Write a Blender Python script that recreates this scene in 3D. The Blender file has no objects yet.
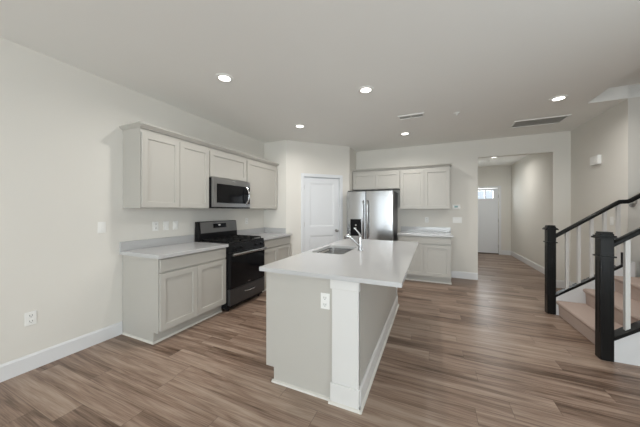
import bpy, bmesh, math, random
from mathutils import Matrix, Vector
random.seed(7)
PI = math.pi
S = bpy.context.scene
C = S.collection

# ------------------------------------------------------------------ camera, world, exposure
FPX = 251.0
YAW = math.atan(112.0 / FPX)
cd = bpy.data.cameras.new('camera'); cam = bpy.data.objects.new('camera', cd); C.objects.link(cam)
cam.location = (0, 0, 1.36); cam.rotation_euler = (PI / 2, 0, YAW)
cd.sensor_width = 36; cd.lens = 36 * FPX / 640.0; cd.clip_start = 0.05
cd.shift_y = -(213.5 - 210.5) / 640.0
S.camera = cam
w = bpy.data.worlds.new('world'); S.world = w; w.use_nodes = True
bg = w.node_tree.nodes['Background']; bg.inputs[0].default_value = (0.80, 0.88, 1.0, 1); bg.inputs[1].default_value = 1.2
S.view_settings.view_transform = 'Standard'; S.view_settings.look = 'None'
S.view_settings.gamma = 1.0; S.view_settings.use_curve_mapping = False
S.view_settings.exposure = 0.0
S.cycles.max_bounces = 10; S.cycles.diffuse_bounces = 7; S.cycles.glossy_bounces = 4
S.cycles.sample_clamp_indirect = 6.0
S.cycles.use_denoising = True

def area(name, loc, rot, sx, sy, power, col=(1, 1, 1), spread=PI):
    l = bpy.data.lights.new(name, 'AREA'); l.shape = 'RECTANGLE'; l.size = sx; l.size_y = sy
    l.energy = power; l.color = col; l.spread = spread
    o = bpy.data.objects.new(name, l); C.objects.link(o); o.location = loc; o.rotation_euler = rot
    return o
# daylight standing in the openings of the rear wall (windows and patio door) and the front door lites
DAY = (0.93, 0.97, 1.0)
area('daylight_window', (-2.50, -4.74, 1.30), (PI / 2, 0, 0), 1.05, 2.10, 20, DAY)
area('daylight_patio_door', (0.10, -4.74, 1.14), (PI / 2, 0, 0), 3.00, 2.20, 270, DAY)
area('added_side_fill', (2.34, 0.65, 1.35), (PI / 2, 0, PI / 2), 2.16, 2.06, 47, DAY)  # added fill from the right, to brighten the island's side
area('daylight_entry', (1.42, 9.52, 1.90), (PI / 2, 0, PI), 0.62, 0.24, 16, DAY)

H = 2.74
LX, BY, RX = -3.13, 5.75, 2.20      # left wall, back wall, right wall

# ------------------------------------------------------------------ materials
def new_mat(name):
    m = bpy.data.materials.new(name); m.use_nodes = True
    return m, m.node_tree, m.node_tree.nodes['Principled BSDF']
def plain(name, col, rough=0.5, metal=0.0, bump=0.0, bscale=60, var=0.0, vscale=3.0, coat=0.0, spec=0.5, stretch=(1, 1, 1)):
    m, t, p = new_mat(name); n = t.nodes; l = t.links
    p.inputs['Base Color'].default_value = (*col, 1); p.inputs['Roughness'].default_value = rough
    p.inputs['Metallic'].default_value = metal; p.inputs['Coat Weight'].default_value = coat
    p.inputs['Specular IOR Level'].default_value = spec
    tc = n.new('ShaderNodeTexCoord'); mp = n.new('ShaderNodeMapping'); mp.inputs['Scale'].default_value = stretch
    l.new(tc.outputs['Object'], mp.inputs[0])
    if var:
        ns = n.new('ShaderNodeTexNoise'); ns.inputs['Scale'].default_value = vscale; ns.inputs['Detail'].default_value = 4
        l.new(mp.outputs[0], ns.inputs[0])
        mx = n.new('ShaderNodeMix'); mx.data_type = 'RGBA'
        mx.inputs[6].default_value = (*[c * (1 - var) for c in col], 1); mx.inputs[7].default_value = (*[min(1, c * (1 + var)) for c in col], 1)
        l.new(ns.outputs[0], mx.inputs[0]); l.new(mx.outputs[2], p.inputs['Base Color'])
    if bump:
        nb = n.new('ShaderNodeTexNoise'); nb.inputs['Scale'].default_value = bscale; nb.inputs['Detail'].default_value = 3
        l.new(mp.outputs[0], nb.inputs[0])
        b = n.new('ShaderNodeBump'); b.inputs['Strength'].default_value = bump; b.inputs['Distance'].default_value = 0.002
        l.new(nb.outputs[0], b.inputs['Height']); l.new(b.outputs[0], p.inputs['Normal'])
    return m
M = {}
M['wall'] = plain('wall_paint', (0.70, 0.68, 0.635), 0.85, bump=0.15, bscale=180, var=0.01)
M['ceiling'] = plain('ceiling_paint', (0.83, 0.83, 0.805), 0.9, bump=0.15, bscale=150, var=0.01)
M['trim'] = plain('white_trim_paint', (0.71, 0.715, 0.725), 0.4, var=0.01)
M['door'] = plain('white_door_paint', (0.72, 0.74, 0.765), 0.4, var=0.01)
M['cab'] = plain('grey_cabinet_paint', (0.47, 0.455, 0.42), 0.42, var=0.012)
M['post'] = plain('white_post_paint', (0.66, 0.655, 0.64), 0.4, var=0.01)
M['shoe'] = plain('cream_shoe_moulding', (0.64, 0.62, 0.575), 0.5, var=0.01)
M['quartz'] = plain('white_quartz', (0.50, 0.50, 0.503), 0.10)
M['steel'] = plain('brushed_stainless', (0.45, 0.45, 0.455), 0.18, 1.0, bump=0.05, bscale=30, var=0.04, vscale=8, stretch=(1, 1, 30))
M['sinksteel'] = plain('sink_stainless', (0.60, 0.60, 0.60), 0.22, 1.0, var=0.03, vscale=20, stretch=(20, 1, 1))
M['darksteel'] = plain('dark_slate_steel', (0.085, 0.085, 0.088), 0.35, 0.7, var=0.04, vscale=20, stretch=(1, 1, 20))
M['steelmid'] = plain('mid_grey_stainless', (0.37, 0.37, 0.375), 0.28, 1.0, bump=0.05, bscale=30, var=0.04, vscale=8, stretch=(30, 1, 1))
M['chrome'] = plain('chrome', (0.52, 0.52, 0.53), 0.12, 1.0)
M['nickel'] = plain('satin_nickel', (0.42, 0.41, 0.40), 0.3, 1.0)
M['blackglass'] = plain('black_glass', (0.006, 0.006, 0.007), 0.08, spec=0.18)
M['black'] = plain('black_enamel', (0.008, 0.008, 0.009), 0.3, spec=0.2)
M['fascia'] = plain('grey_stainless_fascia', (0.19, 0.19, 0.19), 0.35, 0.8, var=0.03)
M['iron'] = plain('cast_iron', (0.010, 0.010, 0.010), 0.55, spec=0.2, bump=0.2, bscale=200)
M['railblack'] = plain('black_painted_wood', (0.009, 0.009, 0.009), 0.3, var=0.1, spec=0.22)
M['fridgeside'] = plain('dark_grey_fridge_side', (0.09, 0.09, 0.095), 0.35, var=0.03)
M['plate'] = plain('white_plastic', (0.80, 0.80, 0.78), 0.35)
M['slot'] = plain('dark_slot', (0.05, 0.05, 0.05), 0.6)
M['gap'] = plain('vent_dark', (0.42, 0.42, 0.405), 0.8)
M['ventwhite'] = plain('vent_white', (0.66, 0.65, 0.62), 0.5)
M['carpet'] = plain('beige_carpet', (0.47, 0.375, 0.33), 0.95, bump=1.0, bscale=400, var=0.12, vscale=120, spec=0.1)
M['lcd'] = plain('teal_lcd', (0.05, 0.16, 0.14), 0.2)
M['threshold'] = plain('bronze_threshold', (0.12, 0.09, 0.07), 0.4, 0.5)
M['gasket'] = plain('dark_gasket', (0.06, 0.06, 0.06), 0.6)

def emis(name, col, st):
    m, t, p = new_mat(name)
    p.inputs['Base Color'].default_value = (*col, 1); p.inputs['Emission Color'].default_value = (*col, 1)
    p.inputs['Emission Strength'].default_value = st
    return m
M['lens'] = emis('lamp_lens', (1.0, 0.96, 0.88), 6.0)

def glass_mat():
    m = bpy.data.materials.new('window_glass'); m.use_nodes = True; t = m.node_tree; n = t.nodes
    n.remove(n['Principled BSDF'])
    tr = n.new('ShaderNodeBsdfTransparent'); tr.inputs[0].default_value = (0.95, 0.97, 0.97, 1)
    gl = n.new('ShaderNodeBsdfGlossy'); gl.inputs['Roughness'].default_value = 0.02
    mx = n.new('ShaderNodeMixShader'); mx.inputs[0].default_value = 0.08
    t.links.new(tr.outputs[0], mx.inputs[1]); t.links.new(gl.outputs[0], mx.inputs[2])
    t.links.new(mx.outputs[0], n['Material Output'].inputs[0])
    return m
M['glass'] = glass_mat()

def floor_mat():
    m, t, p = new_mat('vinyl_plank_floor'); n = t.nodes; l = t.links
    def math_(op, a, b=None, c=None):
        x = n.new('ShaderNodeMath'); x.operation = op
        for i, v in enumerate((a, b, c)):
            if v is None: continue
            if isinstance(v, (int, float)): x.inputs[i].default_value = v
            else: l.new(v, x.inputs[i])
        return x.outputs[0]
    tc = n.new('ShaderNodeTexCoord'); sp = n.new('ShaderNodeSeparateXYZ'); l.new(tc.outputs['Object'], sp.inputs[0])
    X, Y = sp.outputs[0], sp.outputs[1]
    PW, PL = 0.155, 1.22
    yr = math_('DIVIDE', Y, PW); row = math_('FLOOR', yr); fy = math_('FRACT', yr)
    wr = n.new('ShaderNodeTexWhiteNoise'); wr.noise_dimensions = '1D'; l.new(row, wr.inputs['W'])
    xo = math_('ADD', math_('DIVIDE', X, PL), math_('MULTIPLY', wr.outputs['Value'], 7.0))
    col = math_('FLOOR', xo); fx = math_('FRACT', xo)
    cb = n.new('ShaderNodeCombineXYZ'); l.new(row, cb.inputs[0]); l.new(col, cb.inputs[1])
    wp = n.new('ShaderNodeTexWhiteNoise'); wp.noise_dimensions = '3D'; l.new(cb.outputs[0], wp.inputs['Vector'])
    # grain coordinates, shifted per plank
    gx = math_('ADD', math_('MULTIPLY', X, 0.7), math_('MULTIPLY', wp.outputs['Value'], 37.0))
    gy = math_('ADD', math_('MULTIPLY', Y, 11.0), math_('MULTIPLY', wp.outputs['Value'], 91.0))
    gv = n.new('ShaderNodeCombineXYZ'); l.new(gx, gv.inputs[0]); l.new(gy, gv.inputs[1])
    g1 = n.new('ShaderNodeTexNoise'); g1.inputs['Scale'].default_value = 1.5; g1.inputs['Detail'].default_value = 6; g1.inputs['Roughness'].default_value = 0.6; g1.inputs['Distortion'].default_value = 0.9
    l.new(gv.outputs[0], g1.inputs[0])
    gy2 = math_('MULTIPLY', gy, 7.0); gx2 = math_('MULTIPLY', gx, 3.0)
    gv2 = n.new('ShaderNodeCombineXYZ'); l.new(gx2, gv2.inputs[0]); l.new(gy2, gv2.inputs[1])
    g2 = n.new('ShaderNodeTexNoise'); g2.inputs['Scale'].default_value = 2.0; g2.inputs['Detail'].default_value = 5
    l.new(gv2.outputs[0], g2.inputs[0])
    v = math_('ADD', math_('MULTIPLY', g1.outputs[0], 0.75), math_('MULTIPLY', g2.outputs[0], 0.37))
    v = math_('ADD', v, math_('MULTIPLY', math_('SUBTRACT', wp.outputs['Value'], 0.5), 0.19))
    cr = n.new('ShaderNodeValToRGB'); e = cr.color_ramp.elements
    e[0].position = 0.36; e[0].color = (0.075, 0.043, 0.027, 1)
    e[1].position = 0.74; e[1].color = (0.400, 0.310, 0.245, 1)
    x = cr.color_ramp.elements.new(0.55); x.color = (0.255, 0.175, 0.131, 1)
    l.new(v, cr.inputs[0])
    # seams
    sy = math_('LESS_THAN', math_('MINIMUM', fy, math_('SUBTRACT', 1.0, fy)), 0.008)
    sx = math_('LESS_THAN', math_('MINIMUM', fx, math_('SUBTRACT', 1.0, fx)), 0.0013)
    seam = math_('MAXIMUM', sy, sx)
    mx = n.new('ShaderNodeMix'); mx.data_type = 'RGBA'; l.new(math_('MULTIPLY', seam, 0.6), mx.inputs[0])
    l.new(cr.outputs[0], mx.inputs[6]); mx.inputs[7].default_value = (0.06, 0.04, 0.03, 1)
    l.new(mx.outputs[2], p.inputs['Base Color'])
    p.inputs['Specular IOR Level'].default_value = 0.32
    l.new(math_('ADD', math_('MULTIPLY', g2.outputs[0], 0.15), 0.27), p.inputs['Roughness'])
    b = n.new('ShaderNodeBump'); b.inputs['Strength'].default_value = 0.12; b.inputs['Distance'].default_value = 0.002
    l.new(math_('SUBTRACT', g2.outputs[0], seam), b.inputs['Height']); l.new(b.outputs[0], p.inputs['Normal'])
    return m
M['floor'] = floor_mat()

# ------------------------------------------------------------------ mesh helpers
def bm_(): return bmesh.new()
def bx(bm, x0, x1, y0, y1, z0, z1, bev=0.0):
    if x0 > x1: x0, x1 = x1, x0
    if y0 > y1: y0, y1 = y1, y0
    if z0 > z1: z0, z1 = z1, z0
    r = bmesh.ops.create_cube(bm, size=1, matrix=Matrix.Translation(((x0 + x1) / 2, (y0 + y1) / 2, (z0 + z1) / 2)) @ Matrix.Diagonal((x1 - x0, y1 - y0, z1 - z0, 1)))
    if bev:
        es = {e for v in r['verts'] for e in v.link_edges}
        bmesh.ops.bevel(bm, geom=list(es), offset=bev, segments=2, affect='EDGES', profile=0.5)
    return bm
def cyl(bm, p0, p1, r0, r1=None, seg=20, caps=True):
    p0 = Vector(p0); p1 = Vector(p1); d = p1 - p0
    q = d.to_track_quat('Z', 'Y').to_matrix().to_4x4()
    bmesh.ops.create_cone(bm, cap_ends=caps, segments=seg, radius1=r0, radius2=r0 if r1 is None else r1, depth=d.length,
                          matrix=Matrix.Translation((p0 + p1) / 2) @ q)
    return bm
def ball(bm, c, r, sc=(1, 1, 1)):
    bmesh.ops.create_uvsphere(bm, u_segments=16, v_segments=10, radius=r, matrix=Matrix.Translation(c) @ Matrix.Diagonal((*sc, 1)))
    return bm
def tube(bm, pts, r, seg=14):
    """swept round tube through the points"""
    pts = [Vector(p) for p in pts]; rings = []
    up = Vector((0.123, 0.31, 0.94)).normalized()
    for i, p in enumerate(pts):
        t = (pts[min(i + 1, len(pts) - 1)] - pts[max(i - 1, 0)]).normalized()
        a = t.cross(up).normalized(); b = a.cross(t).normalized()
        rr = r[i] if isinstance(r, (list, tuple)) else r
        rings.append([bm.verts.new(p + rr * (math.cos(k * 2 * PI / seg) * a + math.sin(k * 2 * PI / seg) * b)) for k in range(seg)])
    for i in range(len(rings) - 1):
        for k in range(seg):
            bm.faces.new((rings[i][k], rings[i][(k + 1) % seg], rings[i + 1][(k + 1) % seg], rings[i + 1][k]))
    bm.faces.new(rings[0][::-1]); bm.faces.new(rings[-1])
    return bm
def prism(bm, poly, axis, a, b):
    """extrude a 2-D polygon; axis 'x': poly=(y,z), 'y': poly=(x,z), 'z': poly=(x,y)"""
    def P(u, v, t): return {'x': (t, u, v), 'y': (u, t, v), 'z': (u, v, t)}[axis]
    A = [bm.verts.new(P(u, v, a)) for u, v in poly]; B = [bm.verts.new(P(u, v, b)) for u, v in poly]
    bm.faces.new(A); bm.faces.new(B[::-1]); k = len(poly)
    for i in range(k): bm.faces.new((A[i], B[i], B[(i + 1) % k], A[(i + 1) % k]))
    return bm
def obj(name, bm, mat, smooth=False, loc=(0, 0, 0), rotz=0.0):
    bmesh.ops.recalc_face_normals(bm, faces=bm.faces)
    me = bpy.data.meshes.new(name); bm.to_mesh(me); bm.free(); me.materials.append(M[mat])
    if smooth:
        for f in me.polygons: f.use_smooth = True
        me.set_sharp_from_angle(angle=math.radians(40))
    o = bpy.data.objects.new(name, me); C.objects.link(o); o.location = loc; o.rotation_euler = (0, 0, rotz)
    return o
def part(name, bm, mat, parent, smooth=False, label=None):
    o = obj(name, bm, mat, smooth); o.parent = parent
    if label: o['label'] = label
    return o
def struct(name, bm, mat, parent=None):
    o = obj(name, bm, mat)
    if parent: o.parent = parent
    else: o['kind'] = 'structure'
    return o
def tag(o, label, cat, group=None):
    o['label'] = label; o['category'] = cat
    if group: o['group'] = group
    return o
def thing(name, label, cat, loc=(0, 0, 0), rotz=0.0, group=None):
    o = bpy.data.objects.new(name, None); C.objects.link(o); o.empty_display_size = 0.1
    o.location = loc; o.rotation_euler = (0, 0, rotz)
    return tag(o, label, cat, group)
def copy_thing(o, loc, rotz, label, group=None):
    c = o.copy(); C.objects.link(c); c.location = loc; c.rotation_euler = (0, 0, rotz); c['label'] = label
    if group: c['group'] = group
    for ch in o.children:
        d = ch.copy(); C.objects.link(d); d.parent = c
        for g in ch.children:
            e = g.copy(); C.objects.link(e); e.parent = d
    return c

# ------------------------------------------------------------------ structure
T = 0.12
FY0 = -4.60
b = bx(bm_(), LX - T, RX + T, FY0 - T, 9.60, -0.12, 0.0); bx(b, RX + T, 4.82, 2.99, 4.48, -0.12, 0.0)
struct('floor', b, 'floor')
# ceiling with the stairwell opening x 1.82..4.7, y 3.11..4.36
HX0, HX1, HY0, HY1 = 1.82, 4.70, 3.11, 4.36
b = bm_(); CT = 0.16
bx(b, LX - T, HX0, FY0 - T, BY, H, H + CT)
bx(b, HX0, 4.82, FY0 - T, HY0, H, H + CT)
bx(b, HX0, 4.82, HY1, BY, H, H + CT)
bx(b, LX - T, 4.82, BY, 9.60, H, H + CT)
struct('ceiling', b, 'ceiling')
# upper flight's soffit over the stairwell
b = bm_(); prism(b, [(HX0 - 0.1, H + CT), (2.75, H + CT), (4.82, H + CT + 1.35), (4.82, H + CT + 1.5), (2.75, H + CT + 0.15), (HX0 - 0.1, H + CT + 0.15)], 'y', HY0 - 0.1, HY1 + 0.1)
struct('trim_1', b, 'ceiling')

struct('wall_left', bx(bm_(), LX - T, LX, FY0 - T, 4.34, 0, H), 'wall')
DX, DY = -2.61, 4.22                        # start of the diagonal pantry wall
struct('wall_pantry_side', prism(bm_(), [(LX, DY), (DX, DY), (DX - 0.05, DY + T), (LX, DY + T)], 'z', 0, H), 'wall')
DL = 1.386; EX, EY = DX + DL / 2 ** .5, DY + DL / 2 ** .5   # (-1.63, 5.20)
def diag_box(t0, t1, z0, z1, d0=0.0, d1=T, bm=None, bev=0):
    bm = bm or bm_()
    return bx(bm, t0, t1, d0, d1, z0, z1, bev)
def diag_struct(name, bm, mat): 
    o = obj(name, bm, mat, loc=(DX, DY, 0), rotz=PI / 4); o['kind'] = 'structure'; return o
b = bm_(); diag_box(0, 0.365, 0, H, bm=b); diag_box(1.160, DL, 0, H, bm=b); diag_box(0.365, 1.160, 2.045, H, bm=b)
diag_struct('wall_pantry_front', b, 'wall')
struct('wall_pantry_return', bx(bm_(), EX - T, EX, EY + 0.02, BY, 0, H), 'wall')
b = bm_()
bx(b, EX - T, 0.82, BY, BY + T, 0, H); bx(b, 1.96, RX, BY, BY + T, 0, H); bx(b, 0.82, 1.96, BY, BY + T, 2.40, H)
struct('wall_back', b, 'wall')
HLX, HY = 0.62, 9.35
struct('wall_hall_left', bx(bm_(), HLX - T, HLX, BY + T, HY, 0, H), 'wall')
b = bm_(); DR0, DR1 = 0.955, 1.885
bx(b, HLX - T, DR0, HY, HY + T, 0, H); bx(b, DR1, RX + T, HY, HY + T, 0, H); bx(b, DR0, DR1, HY, HY + T, 2.06, H)
struct('wall_hall_end', b, 'wall')
struct('wall_right', bx(bm_(), RX, RX + T, HY1 + T, HY, 0, H), 'wall')
struct('wall_stair_far', bx(bm_(), RX, 4.82, HY1, HY1 + T, 0, 5.4), 'wall')
struct('wall_stair_near', bx(bm_(), RX, 4.82, HY0 - T, HY0, 0, 5.4), 'wall')
struct('wall_stair_end', bx(bm_(), 4.70, 4.82, HY0, HY1, 0, 5.4), 'wall')
b = bm_()
bx(b, RX, RX + T, FY0, -0.40, 0, H); bx(b, RX, RX + T, 1.70, HY0 - T, 0, H); bx(b, RX, RX + T, -0.40, 1.70, 0, 0.35); bx(b, RX, RX + T, -0.40, 1.70, 2.35, H)  # opening made for the added side window
struct('wall_right_front', b, 'wall')
b = bm_()   # rear wall with a window and a patio door
bx(b, LX, -3.05, FY0 - T, FY0, 0, H); bx(b, -1.95, -1.40, FY0 - T, FY0, 0, H); bx(b, 1.60, RX + T, FY0 - T, FY0, 0, H)
bx(b, -3.05, -1.95, FY0 - T, FY0, 0, 0.22); bx(b, -3.05, -1.95, FY0 - T, FY0, 2.38, H)
bx(b, -1.40, 1.60, FY0 - T, FY0, 2.28, H)
struct('wall_rear', b, 'wall')
def window(name, x0, x1, z0, z1, cross, mids):
    b = bm_(); y0, y1 = FY0 - 0.09, FY0 + 0.015; f = 0.055
    bx(b, x0, x0 + f, y0, y1, z0, z1); bx(b, x1 - f, x1, y0, y1, z0, z1)
    bx(b, x0 + f, x1 - f, y0, y1, z0, z0 + f); bx(b, x0 + f, x1 - f, y0, y1, z1 - f, z1)
    for z in cross: bx(b, x0 + f, x1 - f, y0 + .02, y1 - .03, z - 0.03, z + 0.03)
    for x in mids: bx(b, x - 0.04, x + 0.04, y0 + .01, y1 - .025, z0 + f, z1 - f)
    o = struct(name, b, 'trim')
    part('glass_pane', bx(bm_(), x0 + f, x1 - f, FY0 - 0.05, FY0 - 0.044, z0 + f, z1 - f), 'glass', o)
window('window_1', -3.05, -1.95, 0.22, 2.38, [1.30], [-2.50])
b = bm_(); f = 0.055
bx(b, RX - 0.015, RX + 0.09, -0.40, -0.40 + f, 0.35, 2.35); bx(b, RX - 0.015, RX + 0.09, 1.70 - f, 1.70, 0.35, 2.35)
bx(b, RX - 0.015, RX + 0.09, -0.40 + f, 1.70 - f, 0.35, 0.35 + f); bx(b, RX - 0.015, RX + 0.09, -0.40 + f, 1.70 - f, 2.35 - f, 2.35)
bx(b, RX + 0.01, RX + 0.07, 0.61, 0.69, 0.35 + f, 2.35 - f); bx(b, RX + 0.02, RX + 0.06, -0.40 + f, 1.70 - f, 1.32, 1.38)
w3 = struct('added_side_window', b, 'trim')  # unseen window, invented to let fill light in from the right
part('glass_pane', bx(bm_(), RX + 0.040, RX + 0.046, -0.40 + f, 1.70 - f, 0.35 + f, 2.35 - f), 'glass', w3)
window('window_2', -1.40, 1.60, 0.0, 2.28, [], [-0.40, 0.60])

# baseboards
def bboard(name, x0, y0, x1, y1, nx, ny):
    """from (x0,y0) to (x1,y1), standing out along (nx, ny)"""
    L = math.hypot(x1 - x0, y1 - y0); ang = math.atan2(y1 - y0, x1 - x0)
    side = 1 if (math.cos(ang + PI / 2) * nx + math.sin(ang + PI / 2) * ny) > 0 else -1
    b = bm_(); pr = [(0, 0.0), (0.0, 0.135), (0.006, 0.135), (0.014, 0.118), (0.015, 0.0)]
    prism(b, [(side * u, v) for u, v in pr], 'x', 0, L)
    o = obj(name, b, 'trim', loc=(x0, y0, 0), rotz=ang); o['kind'] = 'structure'
bboard('baseboard_left', LX, FY0, LX, 1.64, 1, 0)
bboard('baseboard_pantry', DX + 0.008, DY + 0.008, DX + 0.30 * .7071, DY + 0.30 * .7071, 1, -1)
bboard('baseboard_pantry_corner', DX + 1.25 * .7071, DY + 1.25 * .7071, EX, EY, 1, -1)
bboard('baseboard_back', 0.325, BY, 0.82, BY, 0, -1)
bboard('baseboard_back_right', 1.96, BY, RX, BY, 0, -1)
bboard('baseboard_right', RX, HY1, RX, BY - 0.015, -1, 0)
bboard('baseboard_hall_right', RX, BY + T, RX, HY, -1, 0)
bboard('baseboard_hall_end', DR1 + 0.065, HY, RX - 0.015, HY, 0, -1)
bboard('baseboard_hall_left', HLX, BY + T, HLX, HY, 1, 0)
bboard('baseboard_right_front', RX, FY0, RX, HY0 - T, -1, 0)
bboard('baseboard_rear', -1.95, FY0, -1.40, FY0, 0, 1)

# ------------------------------------------------------------------ pantry door (local frame: x along the wall, -y towards the kitchen)
def six(bm, x0, x1, z0, z1, yf, yb, rec, fr=0.05):
    """a recessed moulded panel: sloped ring going in from yf to yf+rec"""
    o = [(x0, z0), (x1, z0), (x1, z1), (x0, z1)]; i = [(x0 + fr, z0 + fr), (x1 - fr, z0 + fr), (x1 - fr, z1 - fr), (x0 + fr, z1 - fr)]
    A = [bm.verts.new((u, yf, v)) for u, v in o]; B = [bm.verts.new((u, yf + rec, v)) for u, v in i]
    for k in range(4): bm.faces.new((A[k], A[(k + 1) % 4], B[(k + 1) % 4], B[k]))
    bm.faces.new(B)
def framed_slab(bm, x0, x1, z0, z1, yf, yb, holes, rec=0.008, fr=0.02):
    """slab with frame boxes around rectangular recessed panels; holes = list of (hx0,hx1,hz0,hz1), stacked vertically or in a grid row-wise"""
    xs = sorted({x0, x1, *[h[0] for h in holes], *[h[1] for h in holes]}); zs = sorted({z0, z1, *[h[2] for h in holes], *[h[3] for h in holes]})
    vt = {}
    def V(x, z):
        k = (round(x, 4), round(z, 4))
        if k not in vt: vt[k] = bm.verts.new((x, yf, z))
        return vt[k]
    for i in range(len(xs) - 1):
        for j in range(len(zs) - 1):
            cx, cz = (xs[i] + xs[i + 1]) / 2, (zs[j] + zs[j + 1]) / 2
            if any(h[0] < cx < h[1] and h[2] < cz < h[3] for h in holes): continue
            bm.faces.new((V(xs[i], zs[j]), V(xs[i + 1], zs[j]), V(xs[i + 1], zs[j + 1]), V(xs[i], zs[j + 1])))
    for h in holes: 
        six(bm, h[0], h[1], h[2], h[3], yf, yb, rec, fr)
    # sides and back
    P = [(x0, z0), (x1, z0), (x1, z1), (x0, z1)]
    A = [bm.verts.new((u, yf, v)) for u, v in P]; B = [bm.verts.new((u, yb, v)) for u, v in P]
    for k in range(4): bm.faces.new((A[k], A[(k + 1) % 4], B[(k + 1) % 4], B[k]))
    bm.faces.new(B)
    bmesh.ops.remove_doubles(bm, verts=bm.verts, dist=0.0004)
    return bm
b = framed_slab(bm_(), 0.374, 1.151, 0.012, 2.035, 0.020, 0.055,
                [(0.374 + 0.115, 1.151 - 0.115, 1.03, 1.93), (0.374 + 0.115, 1.151 - 0.115, 0.20, 0.85)], 0.010, 0.035)
door1 = obj('door_1', b, 'door', loc=(DX, DY, 0), rotz=PI / 4); door1['kind'] = 'structure'
b = bm_(); cyl(b, (1.085, 0.020, 0.935), (1.085, 0.012, 0.935), 0.030); cyl(b, (1.085, 0.012, 0.935), (1.085, -0.025, 0.935), 0.011); ball(b, (1.085, -0.040, 0.935), 0.028, (1, 0.75, 1))
part('door_knob', b, 'nickel', door1, True)
for z in (0.22, 1.08, 1.83):
    b = bm_(); cyl(b, (0.372, 0.010, z - 0.045), (0.372, 0.010, z + 0.045), 0.007, seg=10); part('hinge', b, 'nickel', door1, True)
b = bm_(); cw = 0.062
bx(b, 0.365 - cw, 0.365, -0.016, -0.0005, 0, 2.045 + cw, 0.004); bx(b, 1.160, 1.160 + cw, -0.016, -0.0005, 0, 2.045 + cw, 0.004); bx(b, 0.365, 1.160, -0.016, -0.0005, 2.045, 2.045 + cw, 0.004)
bx(b, 0.365, 0.371, -0.0004, T, 0, 2.045); bx(b, 1.154, 1.160, -0.0004, T, 0, 2.045); bx(b, 0.365, 1.160, -0.0004, T, 2.039, 2.045)
diag_struct('trim_2', b, 'door')

# front door with a row of glass lites
dx0, dx1, dy = DR0 + 0.008, DR1 - 0.008, HY + 0.035
lz0, lz1 = 1.735, 1.985
L0, L1 = dx0 + 0.13, dx1 - 0.13; LW = (L1 - L0 - 0.05) / 3
b = bm_()
bx(b, dx0, dx1, dy, dy + 0.045, 0.03, lz0); bx(b, dx0, dx1, dy, dy + 0.045, lz1, 2.05)
bx(b, dx0, L0, dy, dy + 0.045, lz0, lz1); bx(b, L1, dx1, dy, dy + 0.045, lz0, lz1)
for k in (1, 2):
    x = L0 + k * LW + (k - 1) * 0.025; bx(b, x, x + 0.025, dy, dy + 0.045, lz0, lz1)
bx(b, L0 - 0.03, L1 + 0.03, dy - 0.012, dy, lz0 - 0.045, lz0 - 0.012, 0.004)
for k in range(2):                                   # two tall sunken panels shown by their moulding
    a0 = L0 + k * (L1 - L0 + 0.05) / 2; a1 = a0 + (L1 - L0 - 0.05) / 2
    for (p0, p1, q0, q1) in ((a0, a1, 1.50, 1.52), (a0, a1, 0.22, 0.24), (a0, a0 + 0.02, 0.22, 1.52), (a1 - 0.02, a1, 0.22, 1.52)):
        bx(b, p0, p1, dy - 0.005, dy, q0, q1)
door2 = struct('door_2', b, 'door')
for k in range(3):
    x = L0 + k * (LW + 0.025); part('glass_pane', bx(bm_(), x, x + LW, dy + 0.02, dy + 0.025, lz0, lz1), 'glass', door2)
for z in (0.25, 1.05, 1.80):
    part('hinge', cyl(bm_(), (dx1 + 0.004, dy - 0.006, z - 0.05), (dx1 + 0.004, dy - 0.006, z + 0.05), 0.008, seg=10), 'nickel', door2, True)
b = bm_(); cyl(b, (dx0 + 0.07, dy, 0.93), (dx0 + 0.07, dy - 0.05, 0.93), 0.012); ball(b, (dx0 + 0.07, dy - 0.06, 0.93), 0.028); part('door_knob', b, 'nickel', door2, True)
part('threshold', bx(bm_(), DR0, DR1, HY - 0.015, HY + T, 0.0, 0.028, 0.004), 'threshold', door2)
b = bm_(); cw = 0.062
bx(b, DR0 - cw, DR0, HY - 0.016, HY - 0.0005, 0, 2.06 + cw, 0.004); bx(b, DR1, DR1 + cw, HY - 0.016, HY - 0.0005, 0, 2.06 + cw, 0.004); bx(b, DR0, DR1, HY - 0.016, HY - 0.0005, 2.06, 2.06 + cw, 0.004)
struct('trim_3', b, 'trim')

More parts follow.
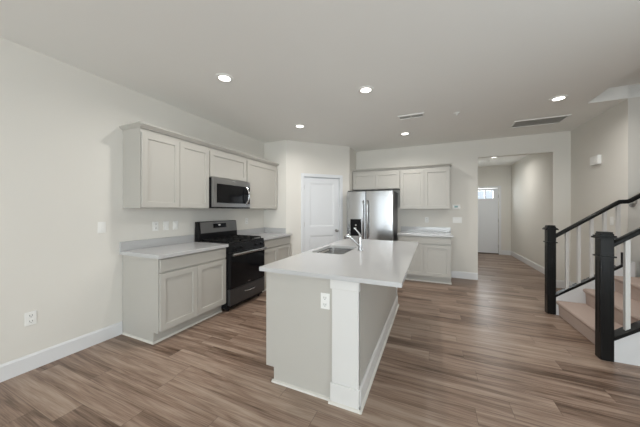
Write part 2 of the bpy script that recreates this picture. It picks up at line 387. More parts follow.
# ------------------------------------------------------------------ cabinets (local: x width, front towards -y, back at y=0)
def shaker(w0, w1, z0, z1, yf, fr=0.058, th=0.02):
    return framed_slab(bm_(), w0, w1, z0, z1, yf, yf + th, [(w0 + fr, w1 - fr, z0 + fr, z1 - fr)], 0.012, 0.002)
def slab_front(w0, w1, z0, z1, yf, th=0.02): return bx(bm_(), w0, w1, yf, yf + th, z0, z1, 0.0025)
D = 0.63
def base_cabinet(label, W, loc, rotz, doors=2, end_left=False, end_right=False, group=None, drawers=1):
    t = thing('base_cabinet', label, 'cabinet', loc, rotz, group)
    b = bm_(); prism(b, [(-0.005, 0.0), (-0.005, 0.874), (-D + 0.021, 0.874), (-D + 0.021, 0.115), (-D + 0.095, 0.115), (-D + 0.095, 0.0)], 'x', 0.0, W)
    part('body', b, 'cab', t)
    gw = 0.012
    dw = (W - 2 * gw - (drawers - 1) * 0.02) / drawers
    for k in range(drawers):
        x = gw + k * (dw + 0.02); part('drawer_front', slab_front(x, x + dw, 0.735, 0.862, -D), 'cab', t)
    n = doors; dw = (W - 2 * gw - (n - 1) * 0.006) / n
    for k in range(n):
        x = gw + k * (dw + 0.006); part('door', shaker(x, x + dw, 0.135, 0.715, -D), 'cab', t)
    b = bm_(); x0 = 0; x1 = W
    prism(b, [(-D + 0.095, 0), (-D + 0.080, 0), (-D + 0.083, 0.012), (-D + 0.095, 0.018)], 'x', -0.012 if end_left else 0, W + 0.012 if end_right else W)
    if end_left: prism(b, [(0, 0), (-0.014, 0), (-0.011, 0.012), (0, 0.018)], 'y', -D + 0.080, -0.02)
    if end_right: prism(b, [(W, 0), (W + 0.014, 0), (W + 0.011, 0.012), (W, 0.018)], 'y', -D + 0.080, -0.02)
    part('shoe_moulding', b, 'shoe', t)
    return t
RL = PI / 2
base_cabinet('grey two-door base cabinet standing nearest the camera, left of the range', 0.905, (LX, 1.645, 0), RL, 2, True)
base_cabinet('grey base cabinet between the range and the pantry wall', 0.90, (LX, 3.315, 0), RL, 2)
base_cabinet('grey base cabinet to the right of the refrigerator', 0.93, (-0.61, BY, 0), 0, 2, False, True)

def countertop(name, label, x0, x1, y0, y1, splash, zt=0.914, th=0.038):
    t = thing(name, label, 'countertop', (x0, y0, zt - th))
    part('slab', bx(bm_(), 0, x1 - x0, 0, y1 - y0, 0, th, 0.003), 'quartz', t)
    for (a0, a1, c0, c1) in splash: part('backsplash', bx(bm_(), a0 - x0, a1 - x0, c0 - y0, c1 - y0, th, th + 0.10, 0.002), 'quartz', t)
    return t
countertop('countertop', 'white quartz countertop on the near cabinet left of the range', LX + .001, -2.468, 1.615, 2.551, [(LX + .001, LX + 0.021, 1.615, 2.551)])
countertop('countertop', 'white quartz countertop between the range and the pantry wall', LX + .001, -2.468, 3.314, DY - .001, [(LX + .001, LX + 0.021, 3.314, DY - .001), (LX + 0.022, DX, DY - 0.021, DY - .001)])
countertop('countertop', 'white quartz countertop to the right of the refrigerator', -0.62, 0.350, BY - 0.662, BY - .001, [(-0.62, 0.345, BY - 0.021, BY - .001)])

UD = 0.33
def upper(name, label, W, z0, z1, loc, rotz, doors, group=None):
    t = thing(name, label, 'cabinet', loc, rotz, group)
    part('body', bx(bm_(), 0.0005, W - 0.0005, -UD + 0.021, -0.001, z0, z1), 'cab', t)
    gw = 0.010; n = doors; dw = (W - 2 * gw - (n - 1) * 0.006) / n
    for k in range(n):
        x = gw + k * (dw + 0.006); part('door', shaker(x, x + dw, z0 + 0.012, z1 - 0.045, -UD), 'cab', t)
    return t
UZ0, UZ1 = 1.385, 2.238
upper('wall_cabinet', 'tall two-door grey wall cabinet above the near countertop', 0.892, UZ0, UZ1, (LX, 1.648, 0), RL, 2)
upper('wall_cabinet', 'short grey wall cabinet directly above the microwave', 0.762, 1.825, UZ1, (LX, 2.543, 0), RL, 1)
upper('wall_cabinet', 'grey single-panel wall cabinet between microwave and pantry corner', 0.905, UZ0, UZ1, (LX, 3.308, 0), RL, 1)
upper('wall_cabinet', 'short two-door grey wall cabinet above the refrigerator', 1.01, 1.815, 2.218, (-1.622, BY, 0), 0, 2)
upper('wall_cabinet', 'tall two-door grey wall cabinet above the far countertop', 0.925, UZ0, 2.218, (-0.608, BY, 0), 0, 2)
def crown(label, W, zb, loc, rotz, left=False, right=False):
    b = bm_(); e = 0.036
    rings = []
    for (o, z) in ((0.0, 0.0), (0.003, 0.008), (0.012, 0.012), (0.030, 0.030), (e, 0.034), (e, 0.046)):
        xl = -o if left else 0; xr = W + o if right else W
        rings.append([b.verts.new(p) for p in ((xl, 0.0, z), (xl, -UD - o, z), (xr, -UD - o, z), (xr, 0.0, z))])
    for i in range(len(rings) - 1):
        for k in range(4): b.faces.new((rings[i][k], rings[i][(k + 1) % 4], rings[i + 1][(k + 1) % 4], rings[i + 1][k]))
    b.faces.new(rings[0]); b.faces.new(rings[-1])
    bmesh.ops.translate(b, verts=b.verts, vec=(0, -0.001, 0))
    o = obj('crown_moulding', b, 'cab', loc=(loc[0], loc[1], zb), rotz=rotz); tag(o, label, 'moulding')
crown('grey crown moulding along the top of the wall cabinets over the range', 2.565, UZ1 + .0005, (LX, 1.648, 0), RL, left=True)
crown('grey crown moulding along the top of the wall cabinets over the refrigerator', 1.939, 2.2185, (-1.622, BY, 0), 0, right=True)

# ------------------------------------------------------------------ microwave (local frame on the left wall)
W = 0.756
t = thing('microwave', 'stainless over-the-range microwave with black door glass', 'microwave', (LX, 2.546, 1.392), RL)
MD, MH = 0.40, 0.428
part('case', bx(bm_(), 0, W, -MD + 0.045, -0.002, 0, MH, 0.003), 'black', t)
dd = part('door', framed_slab(bm_(), 0.002, W - 0.002, 0.020, MH - 0.002, -MD, -MD + 0.043, [(0.052, 0.750, 0.070, MH - 0.078)], 0.004, 0.002), 'steelmid', t)
part('door_glass', bx(bm_(), 0.058, 0.585, -MD - 0.001, -MD + 0.003, 0.076, MH - 0.084, 0.001), 'blackglass', dd)
part('control_panel', bx(bm_(), 0.587, 0.745, -MD - 0.001, -MD + 0.003, 0.076, MH - 0.084, 0.001), 'blackglass', dd)
b = bm_(); pts = []
for k in range(13):
    a = k / 12; pts.append((0.655, -MD - 0.006 - 0.058 * math.sin(PI * a), 0.062 + 0.285 * a))
tube(b, pts, 0.014); part('handle', b, 'steel', dd, True)
b = bx(bm_(), 0.002, W - 0.002, -MD + 0.004, -MD + 0.04, 0.0, 0.018, 0.002); part('bottom_vent', b, 'black', t)
b = bm_(); bx(b, 0.36, 0.41, -MD - 0.0015, -MD + 0.001, MH - 0.045, MH - 0.036); part('badge', b, 'chrome', dd)

# ------------------------------------------------------------------ range
RY = 2.553
t = thing('gas_range', 'black and stainless freestanding gas range between the left cabinets', 'stove', (LX, RY, 0), RL)
W = 0.757; RD = 0.685
part('body', bx(bm_(), 0, W, -RD + 0.05, -0.025, 0.035, 0.905, 0.003), 'black', t)
for (x, y) in ((0.05, -RD + 0.09), (W - 0.05, -RD + 0.09), (0.05, -0.08), (W - 0.05, -0.08)): part('foot', cyl(bm_(), (x, y, 0), (x, y, 0.04), 0.018, seg=12), 'black', t)
ct = part('cooktop', bx(bm_(), -0.0, W, -RD + 0.02, -0.03, 0.905, 0.922, 0.004), 'black', t)
b = bm_()   # grates
for g in range(3):
    x0 = 0.03 + g * 0.235; x1 = x0 + 0.228; y0, y1 = -RD + 0.055, -0.135; z0, z1 = 0.940, 0.953
    for (p0, p1, q0, q1) in ((x0, x1, y0, y0 + .012), (x0, x1, y1 - .012, y1), (x0, x0 + .012, y0, y1), (x1 - .012, x1, y0, y1), (x0, x1, (y0 + y1) / 2 - .006, (y0 + y1) / 2 + .006), ((x0 + x1) / 2 - .006, (x0 + x1) / 2 + .006, y0, y1), (x0, x1, y0 + .12, y0 + .132), (x0, x1, y1 - .132, y1 - .12)):
        bx(b, p0, p1, q0, q1, z0, z1)
    for (x, y) in ((x0, y0), (x1 - .012, y0), (x0, y1 - .012), (x1 - .012, y1 - .012)): bx(b, x, x + .012, y, y + .012, 0.921, z0)
part('grate', b, 'iron', ct)
for (x, y) in ((0.145, -0.53), (0.145, -0.24), (0.38, -0.385), (0.615, -0.53), (0.615, -0.24)):
    b = bm_(); cyl(b, (x, y, 0.9215), (x, y, 0.932), 0.045); cyl(b, (x, y, 0.932), (x, y, 0.9385), 0.032); part('burner', b, 'iron', ct, True)
# backguard: sloped stainless face with a black display, black below
b = bm_(); prism(b, [(-0.030, 0.905), (-0.115, 0.905), (-0.115, 1.03), (-0.092, 1.190), (-0.080, 1.197), (-0.030, 1.197)], 'x', 0.0, W); bgd = part('backguard', b, 'black', t)
b = bm_(); prism(b, [(-0.1145, 1.030), (-0.118, 1.030), (-0.0955, 1.188), (-0.092, 1.188)], 'x', 0.03, W - 0.004); part('control_fascia', b, 'fascia', bgd, label='grey stainless control fascia')
b = bm_(); prism(b, [(-0.1060, 1.095), (-0.1105, 1.095), (-0.1015, 1.160), (-0.097, 1.160)], 'x', 0.26, 0.52); bmesh.ops.translate(b, verts=b.verts, vec=(0, -0.0015, 0)); part('display', b, 'blackglass', bgd)
b = bm_(); prism(b, [(-0.1060, 1.128), (-0.1085, 1.128), (-0.1060, 1.145), (-0.1035, 1.145)], 'x', 0.36, 0.40); part('clock_digits', b, 'plate', bgd)
b = bm_(); prism(b, [(-RD + 0.02, 0.905), (-RD + 0.05, 0.905), (-RD + 0.05, 0.795), (-RD - 0.002, 0.795)], 'x', 0, W); cp = part('control_panel', b, 'black', t)
for x in (0.09, 0.22, 0.535, 0.667):
    b = bm_(); cyl(b, (x, -RD + 0.015, 0.845), (x, -RD - 0.022, 0.838), 0.023, 0.019); bx(b, x - .004, x + .004, -RD - .026, -RD - .010, 0.822, 0.856); part('knob', b, 'black', cp, True)
od = part('oven_door', bx(bm_(), 0.004, W - 0.004, -RD, -RD + 0.049, 0.305, 0.790, 0.004), 'black', t)
part('door_glass', bx(bm_(), 0.022, W - 0.022, -RD - 0.002, -RD + 0.002, 0.315, 0.735, 0.001), 'blackglass', od)
b = bm_(); tube(b, [(0.02, -RD - 0.040, 0.768), (W - 0.02, -RD - 0.040, 0.768)], 0.014); 
bx(b, 0.03, 0.05, -RD - 0.04, -RD + 0.002, 0.757, 0.779); bx(b, W - 0.05, W - 0.03, -RD - 0.04, -RD + 0.002, 0.757, 0.779)
bx(b, 0.02, W - 0.02, -RD - 0.046, -RD - 0.034, 0.750, 0.786, 0.003)
part('handle', b, 'steel', od, True)
part('badge', bx(bm_(), 0.355, 0.405, -RD - 0.003, -RD - 0.001, 0.333, 0.343), 'chrome', od)
dr = part('drawer', bx(bm_(), 0.004, W - 0.004, -RD + 0.002, -RD + 0.049, 0.085, 0.298, 0.004), 'darksteel', t)
b = bm_(); tube(b, [(0.28, -RD - 0.004, 0.215), (0.30, -RD - 0.024, 0.213), (0.38, -RD - 0.030, 0.212), (0.46, -RD - 0.024, 0.213), (0.48, -RD - 0.004, 0.215)], 0.008); part('handle', b, 'steel', dr, True)

# ------------------------------------------------------------------ refrigerator
FX0, FX1, FYF = -1.600, -0.682, 4.94
t = thing('refrigerator', 'stainless french-door refrigerator with a black water dispenser', 'refrigerator', (FX0, FYF, 0))
W = FX1 - FX0; FD = 0.76; FH = 1.765
part('body', bx(bm_(), 0.004, W - 0.004, 0.075, FD, 0.03, FH - 0.02, 0.005), 'fridgeside', t)
part('toe_grille', bx(bm_(), 0.02, W - 0.02, 0.06, 0.10, 0.0, 0.06), 'black', t)
for hx in (0.01, W - 0.09): part('hinge_cover', bx(bm_(), hx, hx + 0.08, 0.02, 0.16, FH - 0.02, FH, 0.004), 'fridgeside', t)
def fdoor(x0, x1, z0, z1):
    b = bm_(); n = 10
    # gently bowed door front
    poly = [(x0, 0.07), (x0, 0.012)] + [(x0 + 0.006 + (x1 - x0 - 0.012) * k / n, 0.004 - 0.006 * math.sin(PI * k / n)) for k in range(n + 1)] + [(x1, 0.012), (x1, 0.07)]
    prism(b, poly, 'z', z0, z1); return b
mid = 0.392
ld = part('door', fdoor(0.0, mid - 0.002, 0.735, FH - 0.025), 'steel', t, True)
rd = part('door', fdoor(mid + 0.002, W, 0.735, FH - 0.025), 'steel', t, True)
fz = part('freezer_drawer', fdoor(0.0, W, 0.07, 0.728), 'steel', t, True)
def bar(x):
    b = bm_(); tube(b, [(x, -0.006, 0.80), (x, -0.045, 0.83), (x, -0.055, 0.88), (x, -0.055, 1.48), (x, -0.045, 1.53), (x, -0.006, 1.56)], 0.013); return b
part('handle', bar(mid - 0.045), 'chrome', ld, True); part('handle', bar(mid + 0.045), 'chrome', rd, True)
b = bm_(); tube(b, [(0.10, -0.006, 0.66), (0.13, -0.05, 0.66), (W - 0.13, -0.05, 0.66), (W - 0.10, -0.006, 0.66)], 0.013); part('handle', b, 'chrome', fz, True)
dp = part('water_dispenser', framed_slab(bm_(), 0.085, 0.305, 0.85, 1.185, -0.024, 0.0, [(0.105, 0.285, 0.87, 1.09)], 0.012, 0.004), 'blackglass', ld)
b = bm_(); cyl(b, (0.195, -0.012, 1.065), (0.195, -0.022, 1.065), 0.016); part('dispenser_nozzle', b, 'nickel', dp, True)
b = bm_(); bx(b, 0.183, 0.207, -0.018, -0.010, 0.96, 1.02, 0.003); part('dispenser_paddle', b, 'nickel', dp)

# ------------------------------------------------------------------ island
IX0, IX1, IY0, IY1 = -1.225, -0.455, 1.67, 3.735
t = thing('kitchen_island', 'grey kitchen island base with white corner posts under the long countertop', 'kitchen island', ((IX0 + IX1) / 2, (IY0 + IY1) / 2, 0))
ox, oy = t.location.x, t.location.y
def ibx(b, x0, x1, y0, y1, z0, z1, bev=0): return bx(b, x0 - ox, x1 - ox, y0 - oy, y1 - oy, z0, z1, bev)
ZC = 0.874
# hollow body: wall panels and a floor, so the sink bowl hangs free inside
b = bm_()
def endpanel(b, y0, y1): prism(b, [(IX0 + 0.002 - ox, 0.115), (IX0 + 0.075 - ox, 0.115), (IX0 + 0.075 - ox, 0.0), (IX1 - 0.02 - ox, 0.0), (IX1 - 0.02 - ox, ZC), (IX0 + 0.002 - ox, ZC)], 'y', y0 - oy, y1 - oy)
endpanel(b, IY0 + 0.006, IY0 + 0.026)
endpanel(b, IY1 - 0.026, IY1 - 0.006)
ibx(b, IX0 + 0.021, IX0 + 0.032, IY0 + 0.026, IY1 - 0.026, 0.115, ZC)
ibx(b, IX0 + 0.075, IX0 + 0.087, IY0 + 0.026, IY1 - 0.026, 0.0, 0.115)
ibx(b, IX0 + 0.032, IX1 - 0.02, IY0 + 0.026, IY1 - 0.026, 0.115, 0.13)
part('body', b, 'cab', t)
part('side_panel', ibx(bm_(), IX1 - 0.02, IX1 - 0.004, IY0 + 0.05, IY1 - 0.05, 0.0, ZC), 'cab', t)
def post(y0, y1, yo):
    b = bm_(); x0, x1 = -0.648, IX1
    ibx(b, x0, x1, y0, y1, 0.0, ZC - 0.0005, 0.002)
    s = -1 if yo < 0 else 1; a, c = (y0 - 0.010, y0 + 0.001) if s < 0 else (y1 - 0.001, y1 + 0.010)
    ibx(b, x0 - 0.010, x1 + 0.006, a, c, 0.0, 0.145, 0.002)           # plinth face
    ibx(b, x0 - 0.010, x1 + 0.010, a, c, ZC - 0.065, ZC - 0.0005, 0.002)     # cap face
    ibx(b, x1 - 0.001, x1 + 0.010, min(a, y0), max(c, y1), ZC - 0.065, ZC - 0.0005, 0.002)
    return b
part('corner_post', post(IY0 - 0.010, IY0 + 0.010, -1), 'post', t, label='white panelled corner post')
part('corner_post', post(IY1 - 0.010, IY1 + 0.010, 1), 'post', t, label='white panelled corner post')
b = bm_(); prism(b, [(IX1 - ox - 0.004, 0), (IX1 - ox + 0.012, 0), (IX1 - ox + 0.012, 0.125), (IX1 - ox + 0.002, 0.145), (IX1 - ox - 0.004, 0.145)], 'y', IY0 + 0.011 - oy, IY1 - 0.011 - oy)
part('baseboard', b, 'post', t, label='white baseboard on the seating side')
b = bm_()
prism(b, [(IX1 - ox + 0.012, 0), (IX1 - ox + 0.026, 0), (IX1 - ox + 0.022, 0.012), (IX1 - ox + 0.012, 0.018)], 'y', IY0 - 0.030 - oy, IY1 + 0.030 - oy)
prism(b, [(IY0 + 0.006 - oy, 0), (IY0 - 0.010 - oy, 0), (IY0 - 0.007 - oy, 0.012), (IY0 + 0.006 - oy, 0.018)], 'x', IX0 + 0.062 - ox, -0.659 - ox)
prism(b, [(IY0 - 0.020 - oy, 0), (IY0 - 0.033 - oy, 0), (IY0 - 0.030 - oy, 0.012), (IY0 - 0.020 - oy, 0.018)], 'x', -0.668 - ox, IX1 + 0.02 - ox)
part('shoe_moulding', b, 'shoe', t)
# working side fronts, facing the range
def turn(bm):   # build in the local cabinet frame (front -y) and turn it to face -x, with y running up the island
    bmesh.ops.transform(bm, verts=bm.verts, matrix=Matrix.Translation((IX0 - ox, IY1 - oy, 0)) @ Matrix.Rotation(-PI / 2, 4, 'Z'))
    return bm
LEN = IY1 - IY0
for (a0, a1, k) in ((0.02, 0.47, 'c'), (0.476, 0.86, 's'), (0.866, 1.25, 's'), (1.60, LEN - 0.02, 'c')):
    if k == 'c': part('drawer_front', turn(slab_front(a0, a1, 0.735, 0.862, 0.0)), 'cab', t)
    else: part('drawer_front', turn(slab_front(a0, a1, 0.735, 0.862, 0.0)), 'cab', t)
    part('door', turn(shaker(a0, a1, 0.135, 0.715, 0.0)), 'cab', t)
part('filler', turn(shaker(1.256, 1.594, 0.135, 0.862, 0.0)), 'cab', t)

# island countertop with the rounded sink cut-out
cx0, cx1, cy0, cy1, zt, th = -1.25, -0.17, 1.615, 3.82, 0.914, 0.030
SX0, SX1, SY0, SY1, SR = -1.19, -0.825, 2.41, 3.01, 0.045
def rrect(x0, x1, y0, y1, r, n=6):
    out = []
    for (cx, cy, a0) in ((x1 - r, y1 - r, 0), (x0 + r, y1 - r, PI / 2), (x0 + r, y0 + r, PI), (x1 - r, y0 + r, 3 * PI / 2)):
        for k in range(n + 1): a = a0 + PI / 2 * k / n; out.append((cx + r * math.cos(a), cy + r * math.sin(a)))
    return out
def plate_with_hole(outer, inner, z0, z1):
    b = bm_(); rings = {}
    for z in (z0, z1):
        es = []
        for nm, pl in (('o', outer), ('i', inner)):
            vs = [b.verts.new((x, y, z)) for x, y in pl]; rings[nm, z] = vs
            es += [b.edges.new((vs[k], vs[(k + 1) % len(vs)])) for k in range(len(vs))]
        bmesh.ops.triangle_fill(b, use_beauty=True, use_dissolve=False, edges=es)
    for nm in 'oi':
        A, B = rings[nm, z0], rings[nm, z1]
        for k in range(len(A)): b.faces.new((A[k], A[(k + 1) % len(A)], B[(k + 1) % len(A)], B[k]))
    return b
mx_, my_ = (cx0 + cx1) / 2, (cy0 + cy1) / 2
sh = lambda pl: [(x - mx_, y - my_) for x, y in pl]
b = plate_with_hole(sh(rrect(cx0, cx1, cy0, cy1, 0.006, 2)), sh(rrect(SX0, SX1, SY0, SY1, SR)), 0.0, th)
tp = obj('island_countertop', b, 'quartz', loc=(mx_, my_, zt - th)); tag(tp, 'long white quartz countertop overhanging the island, with a sink cut-out', 'countertop')
# sink bowl
t = thing('undermount_sink', 'rounded stainless steel sink set under the island countertop', 'sink', ((SX0 + SX1) / 2, (SY0 + SY1) / 2, 0.70))
sx, sy = t.location.x, t.location.y
b = bm_(); rings = []
zc = zt - th - 0.7005
prof = [(0.012, zc), (-0.004, zc), (-0.004, zc - 0.01), (0.002, 0.05), (0.012, 0.022), (0.035, 0.008)]
for (ins, z) in prof:
    pl = rrect(SX0 - sx + ins, SX1 - sx - ins, SY0 - sy + ins, SY1 - sy - ins, max(0.02, SR - ins)) if ins < 0.012 or z < 0.1 else rrect(SX0 - sx - ins, SX1 - sx + ins, SY0 - sy - ins, SY1 - sy + ins, SR + ins)
    rings.append([b.verts.new((x, y, z)) for x, y in pl])
for i in range(len(rings) - 1):
    n = len(rings[i])
    for k in range(n): b.faces.new((rings[i][k], rings[i][(k + 1) % n], rings[i + 1][(k + 1) % n], rings[i + 1][k]))
b.faces.new(rings[-1])
bowl = part('bowl', b, 'sinksteel', t, True)
sm = bowl.modifiers.new('thickness', 'SOLIDIFY'); sm.thickness = 0.0015; sm.offset = -1
b = bm_(); cyl(b, (0, 0, 0.008), (0, 0, 0.013), 0.045, 0.040); cyl(b, (0, 0, 0.0132), (0, 0, 0.016), 0.022); part('drain', b, 'chrome', t, True)
# faucet
t = thing('kitchen_faucet', 'chrome single-lever kitchen faucet standing beside the island sink', 'faucet', (-0.725, 2.72, zt))
b = bm_(); cyl(b, (0, 0, 0), (0, 0, 0.010), 0.030, 0.028, 24); cyl(b, (0, 0, 0.010), (0, 0, 0.150), 0.023, 0.021, 24); cyl(b, (0, 0, 0.150), (0, 0, 0.172), 0.023, 0.017, 24); part('faucet_body', b, 'chrome', t, True)
sp_ = part('spout', tube(bm_(), [(-0.012, 0, 0.055), (-0.045, 0, 0.090), (-0.075, 0, 0.118), (-0.105, 0, 0.140), (-0.128, 0, 0.150)], [0.014, 0.013, 0.013, 0.015, 0.016]), 'chrome', t, True)
part('spray_head', tube(bm_(), [(-0.124, 0, 0.150), (-0.142, 0, 0.158), (-0.156, 0, 0.158), (-0.166, 0, 0.146), (-0.168, 0, 0.122)], [0.016, 0.021, 0.024, 0.022, 0.018]), 'chrome', sp_, True)
part('lever', tube(bm_(), [(0, 0, 0.165), (-0.010, 0, 0.188), (-0.032, 0, 0.214), (-0.055, 0, 0.236), (-0.072, 0, 0.250)], [0.013, 0.010, 0.008, 0.010, 0.011]), 'chrome', t, True)

# ------------------------------------------------------------------ outlets and switches (local: x width, front towards -y, back at y=0)
def outlet_parts(t, duplex=True):
    part('plate', bx(bm_(), -0.035, 0.035, -0.006, -0.0005, -0.057, 0.057, 0.002), 'plate', t)
    for z in (0.024, -0.024):
        b = bm_(); bx(b, -0.018, 0.018, -0.009, -0.005, z - 0.017, z + 0.017, 0.002); r = part('socket', b, 'plate', t)
        b = bm_(); bx(b, -0.009, -0.006, -0.0098, -0.0085, z - 0.004, z + 0.009); bx(b, 0.006, 0.009, -0.0098, -0.0085, z - 0.004, z + 0.009); cyl(b, (0, -0.0085, z - 0.010), (0, -0.0098, z - 0.010), 0.003, seg=8); part('slot', b, 'slot', r)
def outlet(label, loc, rotz):
    t = thing('wall_outlet', label, 'outlet', loc, rotz); outlet_parts(t); return t
def switch(label, loc, rotz, gangs=1):
    t = thing('light_switch', label, 'light switch', loc, rotz)
    hw = 0.035 + 0.023 * (gangs - 1)
    part('plate', bx(bm_(), -hw, hw, -0.006, -0.0005, -0.057, 0.057, 0.002), 'plate', t)
    for g in range(gangs):
        x = (g - (gangs - 1) / 2) * 0.046
        b = bm_(); prism(b, [(-0.005, -0.033), (-0.011, -0.033), (-0.0075, 0.033), (-0.005, 0.033)], 'x', x - 0.0165, x + 0.0165); part('rocker', b, 'plate', t)
    return t
outlet('white outlet low on the left wall above the baseboard', (LX, 0.95, 0.44), RL)
switch('white rocker switch on the left wall beside the near cabinet', (LX, 1.455, 1.185), RL)
outlet('white outlet above the near countertop, nearest the camera of three plates', (LX, 2.01, 1.165), RL)
switch('white switch plate above the near countertop, middle of three plates', (LX, 2.145, 1.165), RL)
switch('white switch plate above the near countertop, closest to the range', (LX, 2.275, 1.165), RL)
outlet('white outlet on the wall above the counter beyond the range', (LX, 3.68, 1.165), RL)
outlet('white outlet on the near grey end panel of the island', (-0.705, IY0 + 0.006, 0.705), 0)
outlet('white outlet above the far countertop right of the refrigerator', (-0.10, BY, 1.165), 0)
switch('white three-gang switch plate on the back wall below the thermostat', (0.465, BY, 1.165), 0, 3)
switch('white switch plate on the right wall seen through the stair balusters', (RX, 4.66, 1.22), -PI / 2)
t = thing('thermostat', 'white thermostat with a green screen beside the far wall cabinet', 'thermostat', (0.445, BY, 1.435))
part('case', bx(bm_(), -0.07, 0.07, -0.024, -0.0005, -0.045, 0.045, 0.006), 'plate', t)
part('screen', bx(bm_(), -0.035, 0.030, -0.026, -0.022, -0.018, 0.024, 0.002), 'lcd', t)
t = thing('door_chime', 'white door chime box high on the right wall behind the stairs', 'door chime', (RX, 4.98, 2.09), -PI / 2)
part('case', bx(bm_(), -0.10, 0.10, -0.045, -0.0005, -0.065, 0.065, 0.008), 'plate', t)
b = bm_()
for k in range(4): bx(b, 0.02 + 0.016 * k, 0.028 + 0.016 * k, -0.0465, -0.0445, -0.045, 0.045)
part('grille', b, 'ventwhite', t)

# ------------------------------------------------------------------ ceiling fittings
def downlight(label, x, y, first=None, power=22):
    if first: return copy_thing(first, (x, y, H), 0, label)
    t = thing('recessed_light', label, 'ceiling light', (x, y, H), 0, 'round recessed downlights')
    b = bm_(); rr = []
    for (r, z) in ((0.088, -0.0005), (0.090, -0.006), (0.082, -0.011), (0.060, -0.009), (0.055, -0.004)):
        rr.append([b.verts.new((r * math.cos(2 * PI * k / 36), r * math.sin(2 * PI * k / 36), z)) for k in range(36)])
    for i in range(len(rr) - 1):
        for k in range(36): b.faces.new((rr[i][k], rr[i][(k + 1) % 36], rr[i + 1][(k + 1) % 36], rr[i + 1][k]))
    part('trim_ring', b, 'plate', t, True)
    b = bm_(); cyl(b, (0, 0, -0.0065), (0, 0, -0.0005), 0.058, seg=32); part('lens', b, 'lens', t)
    l = bpy.data.lights.new('bulb', 'AREA'); l.shape = 'DISK'; l.size = 0.11; l.energy = power; l.color = (1.0, 0.97, 0.92); l.spread = math.radians(160)
    o = bpy.data.objects.new('bulb', l); C.objects.link(o); o.parent = t; o.location = (0, 0, -0.012)
    return t
LP = 10.8
d0 = downlight('lit recessed ceiling light above the near left cabinet, leftmost in view', -1.97, 1.98, power=LP)
downlight('lit recessed ceiling light above the island, near the middle of the ceiling', -0.69, 2.83, d0)
downlight('lit recessed ceiling light between the range and the pantry door', -1.97, 3.61, d0)
downlight('lit recessed ceiling light in front of the far wall cabinets beside the small vent', -0.44, 4.73, d0)
downlight('lit recessed ceiling light near the stairwell, rightmost in view', 1.42, 4.01, d0)
downlight('lit recessed ceiling light in the entry hall before the front door', 1.46, 7.74, d0)
def vent(name, label, x0, x1, y0, y1, slats, axis='x'):
    t = thing(name, label, 'vent', ((x0 + x1) / 2, (y0 + y1) / 2, H)); hx, hy = (x1 - x0) / 2, (y1 - y0) / 2; f = 0.022
    b = bm_(); bx(b, -hx + f, hx - f, -hy, -hy + f, -0.012, -0.0005); bx(b, -hx + f, hx - f, hy - f, hy, -0.012, -0.0005)
    bx(b, -hx, -hx + f, -hy, hy, -0.012, -0.0005); bx(b, hx - f, hx, -hy, hy, -0.012, -0.0005); part('frame', b, 'plate', t)
    part('duct_backing', bx(bm_(), -hx + f, hx - f, -hy + f, hy - f, -0.003, -0.0005), 'gap', t)
    b = bm_()
    for k in range(slats):
        y = -hy + f + (k + 0.5) * (2 * hy - 2 * f) / slats
        w_ = 0.30 * (2 * hy - 2 * f) / slats
        prism(b, [(y - w_, -0.009), (y + w_ * 0.6, -0.005), (y + w_ * 0.6, -0.004), (y - w_, -0.008)], 'x', -hx + f, hx - f)
    if not name.startswith('return'): bx(b, -0.008, 0.008, -hy + f, hy - f, -0.0115, -0.0032)
    part('louver', b, 'ventwhite', t)
vent('supply_vent', 'small white two-section ceiling vent above the refrigerator aisle', -0.46, -0.10, 3.82, 3.97, 3)
vent('return_vent', 'wide white louvred return air grille in the ceiling before the hall', 1.17, 1.83, 4.76, 5.12, 8)
b = bm_(); cyl(b, (0, 0, -0.012), (0, 0, -0.0005), 0.034, 0.040, 24); cyl(b, (0, 0, -0.030), (0, 0, -0.012), 0.008, seg=10); cyl(b, (0, 0, -0.034), (0, 0, -0.030), 0.016, seg=16)
tag(obj('fire_sprinkler', b, 'plate', True, loc=(0.32, 4.03, H)), 'small white sprinkler head in the ceiling right of the small vent', 'sprinkler')
b = bm_(); cyl(b, (0, 0, -0.012), (0, 0, -0.0005), 0.034, 0.040, 24); cyl(b, (0, 0, -0.030), (0, 0, -0.012), 0.008, seg=10)
tag(obj('fire_sprinkler', b, 'plate', True, loc=(1.45, 8.30, H)), 'small white sprinkler head in the entry hall ceiling by the front door', 'sprinkler')

# ------------------------------------------------------------------ stairs
SX, RISE, RUN = 1.485, 0.190, 0.262
YN, YF = 3.17, 4.285                                   # balustrade lines
t = thing('staircase', 'carpeted staircase rising to the right between two balustrades', 'staircase', (SX, (YN + YF) / 2, 0))
oy = t.location.y; y0, y1 = YN + 0.026 - oy, YF - 0.046 - oy
NST = 11
for k in range(NST):
    x0 = k * RUN; z1 = (k + 1) * RISE; b = bm_()
    z0 = 0.0 if k == 0 else k * RISE - 0.10
    nose = [(x0 + 0.022, max(z0, 0.0)), (x0 + 0.014, z1 - 0.06), (x0 - 0.004, z1 - 0.042), (x0 - 0.012, z1 - 0.024), (x0 - 0.006, z1 - 0.007), (x0 + 0.010, z1)]
    prism(b, nose + [(x0 + RUN + 0.020, z1), (x0 + RUN + 0.020, z0)], 'y', y0, y1)
    part('step', b, 'carpet', t, True)
sl = 0.725
def stringer(yc, x1, zoff, yA, yB, mat='trim'):
    b = bm_(); poly = [(-0.03, 0.0), (-0.03, 0.155 + zoff), (x1, 0.155 + zoff + sl * (x1 + 0.03)), (x1, 0.0)]
    prism(b, poly, 'y', yA - oy, yB - oy); return b
part('stringer', stringer(YN, RX - SX, 0.012, YN - 0.030, YN + 0.024), 'trim', t, label='white near stringer')
part('stringer', stringer(YF, RX - SX, 0.054, YF - 0.044, YF + 0.030), 'trim', t, label='white far stringer')

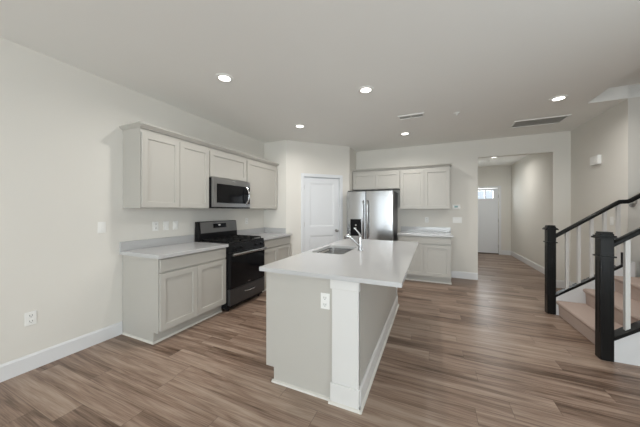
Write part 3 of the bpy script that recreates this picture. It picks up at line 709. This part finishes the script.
def balustrade(name, label, y, xend, balx, near):
    X0 = 1.446 if near else 1.433
    t = thing(name, label, 'railing', (X0, y, 0))
    hw = 0.045
    b = bm_(); bx(b, -hw, hw, -hw, hw, 0.0, 1.150, 0.003)
    for (z, o, h) in ((1.105, 0.020, 0.016), (1.121, 0.012, 0.012), (0.935, 0.012, 0.014)): bx(b, -hw - o, hw + o, -hw - o, hw + o, z, z + h, 0.003)
    bx(b, -hw + 0.004, hw - 0.004, -hw + 0.004, hw - 0.004, 1.150, 1.165, 0.004)
    for s in (-1, 1):        # sunken face boards outlined on the square shaft
        bx(b, -hw - 0.003, -hw + 0.001, s * 0.026 - 0.004, s * 0.026 + 0.004, 0.25, 0.90); bx(b, s * 0.026 - 0.004, s * 0.026 + 0.004, -hw - 0.003, -hw + 0.001, 0.25, 0.90)
    part('newel_post', b, 'railblack', t)
    def zr(x): return (1.055 if near else 1.035) + 0.735 * (x + X0 - 1.50)     # rail centre, x local
    def zs(x): return (0.180 if near else 0.222) + sl * (x + X0 - 1.47)         # underside of shoe rail
    xe = xend - X0
    # handrail: rounded profile swept along
    def rail(path):
        b = bm_(); prof = [(-0.028, -0.022), (-0.030, 0.0), (-0.024, 0.018), (-0.010, 0.028), (0.010, 0.028), (0.024, 0.018), (0.030, 0.0), (0.028, -0.022)]
        rings = [[b.verts.new((px, py + q[0], pz + q[1])) for q in prof] for (px, py, pz) in path]
        for i in range(len(rings) - 1):
            for k in range(len(prof)): b.faces.new((rings[i][k], rings[i][(k + 1) % len(prof)], rings[i + 1][(k + 1) % len(prof)], rings[i + 1][k]))
        b.faces.new(rings[0]); b.faces.new(rings[-1]); return b
    if near: path = [(hw, 0, zr(hw)), (xe, 0, zr(xe))]
    else:
        a = 2.075 - X0; c = 2.165 - X0; e = 2.95 - X0
        path = [(hw, 0, zr(hw)), (a - 0.02, 0, zr(a - 0.02)), (a + 0.01, 0, zr(a) + 0.004), (c - 0.01, 0, zr(a) + 0.008), (c + 0.02, 0, zr(a) + 0.022), (e, 0, zr(a) + 0.75 * (e - c))]
    hr = part('handrail', rail(path), 'railblack', t, True)
    if not near:
        for bxp in (2.235 - X0, 2.85 - X0):
            zz = zr(a) + 0.75 * (bxp - c) - 0.02
            b = bm_(); tube(b, [(bxp, 0.0, zz), (bxp, 0.006, zz - 0.045), (bxp, 0.04, zz - 0.065), (bxp, 0.072, zz - 0.065)], 0.007); cyl(b, (bxp, 0.066, zz - 0.065), (bxp, 0.0745, zz - 0.065), 0.026)
            part('wall_bracket', b, 'nickel', hr, True, label='nickel wall bracket')
    b = bm_(); w2 = 0.050 if near else 0.036
    prism(b, [(hw, zs(hw)), (xe, zs(xe)), (xe, zs(xe) + 0.032), (hw, zs(hw) + 0.032)], 'y', -w2, w2 - (0 if near else 0.0))
    if not near: bx(b, xe - 0.045, xe, -w2, w2, zs(xe) + 0.0, zs(xe) + 0.13, 0.003)
    part('shoe_rail', b, 'railblack', t)
    for x in balx:
        xl = x - X0; b = bm_(); h = 0.016; top = zr(xl) - 0.018
        vs = []
        for (px, py) in ((-h, -h), (h, -h), (h, h), (-h, h)): vs.append((xl + px, py, zs(xl + px) + 0.030))
        vt = [(vx, vy, zr(vx) - 0.020) for vx, vy, _ in vs]
        A = [b.verts.new(v) for v in vs]; B = [b.verts.new(v) for v in vt]
        b.faces.new(A); b.faces.new(B)
        for k in range(4): b.faces.new((A[k], A[(k + 1) % 4], B[(k + 1) % 4], B[k]))
        part('baluster', b, 'post', t)
    return t
balustrade('stair_railing', 'far black stair railing with white balusters, carrying on as a wall handrail', YF, 2.155, [1.60, 1.715, 1.835, 1.955, 2.075], False)
balustrade('stair_railing', 'black railing with thick newel post on the near side of the stairs', YN, 2.195, [1.592, 1.712, 1.832, 1.952, 2.072], True)
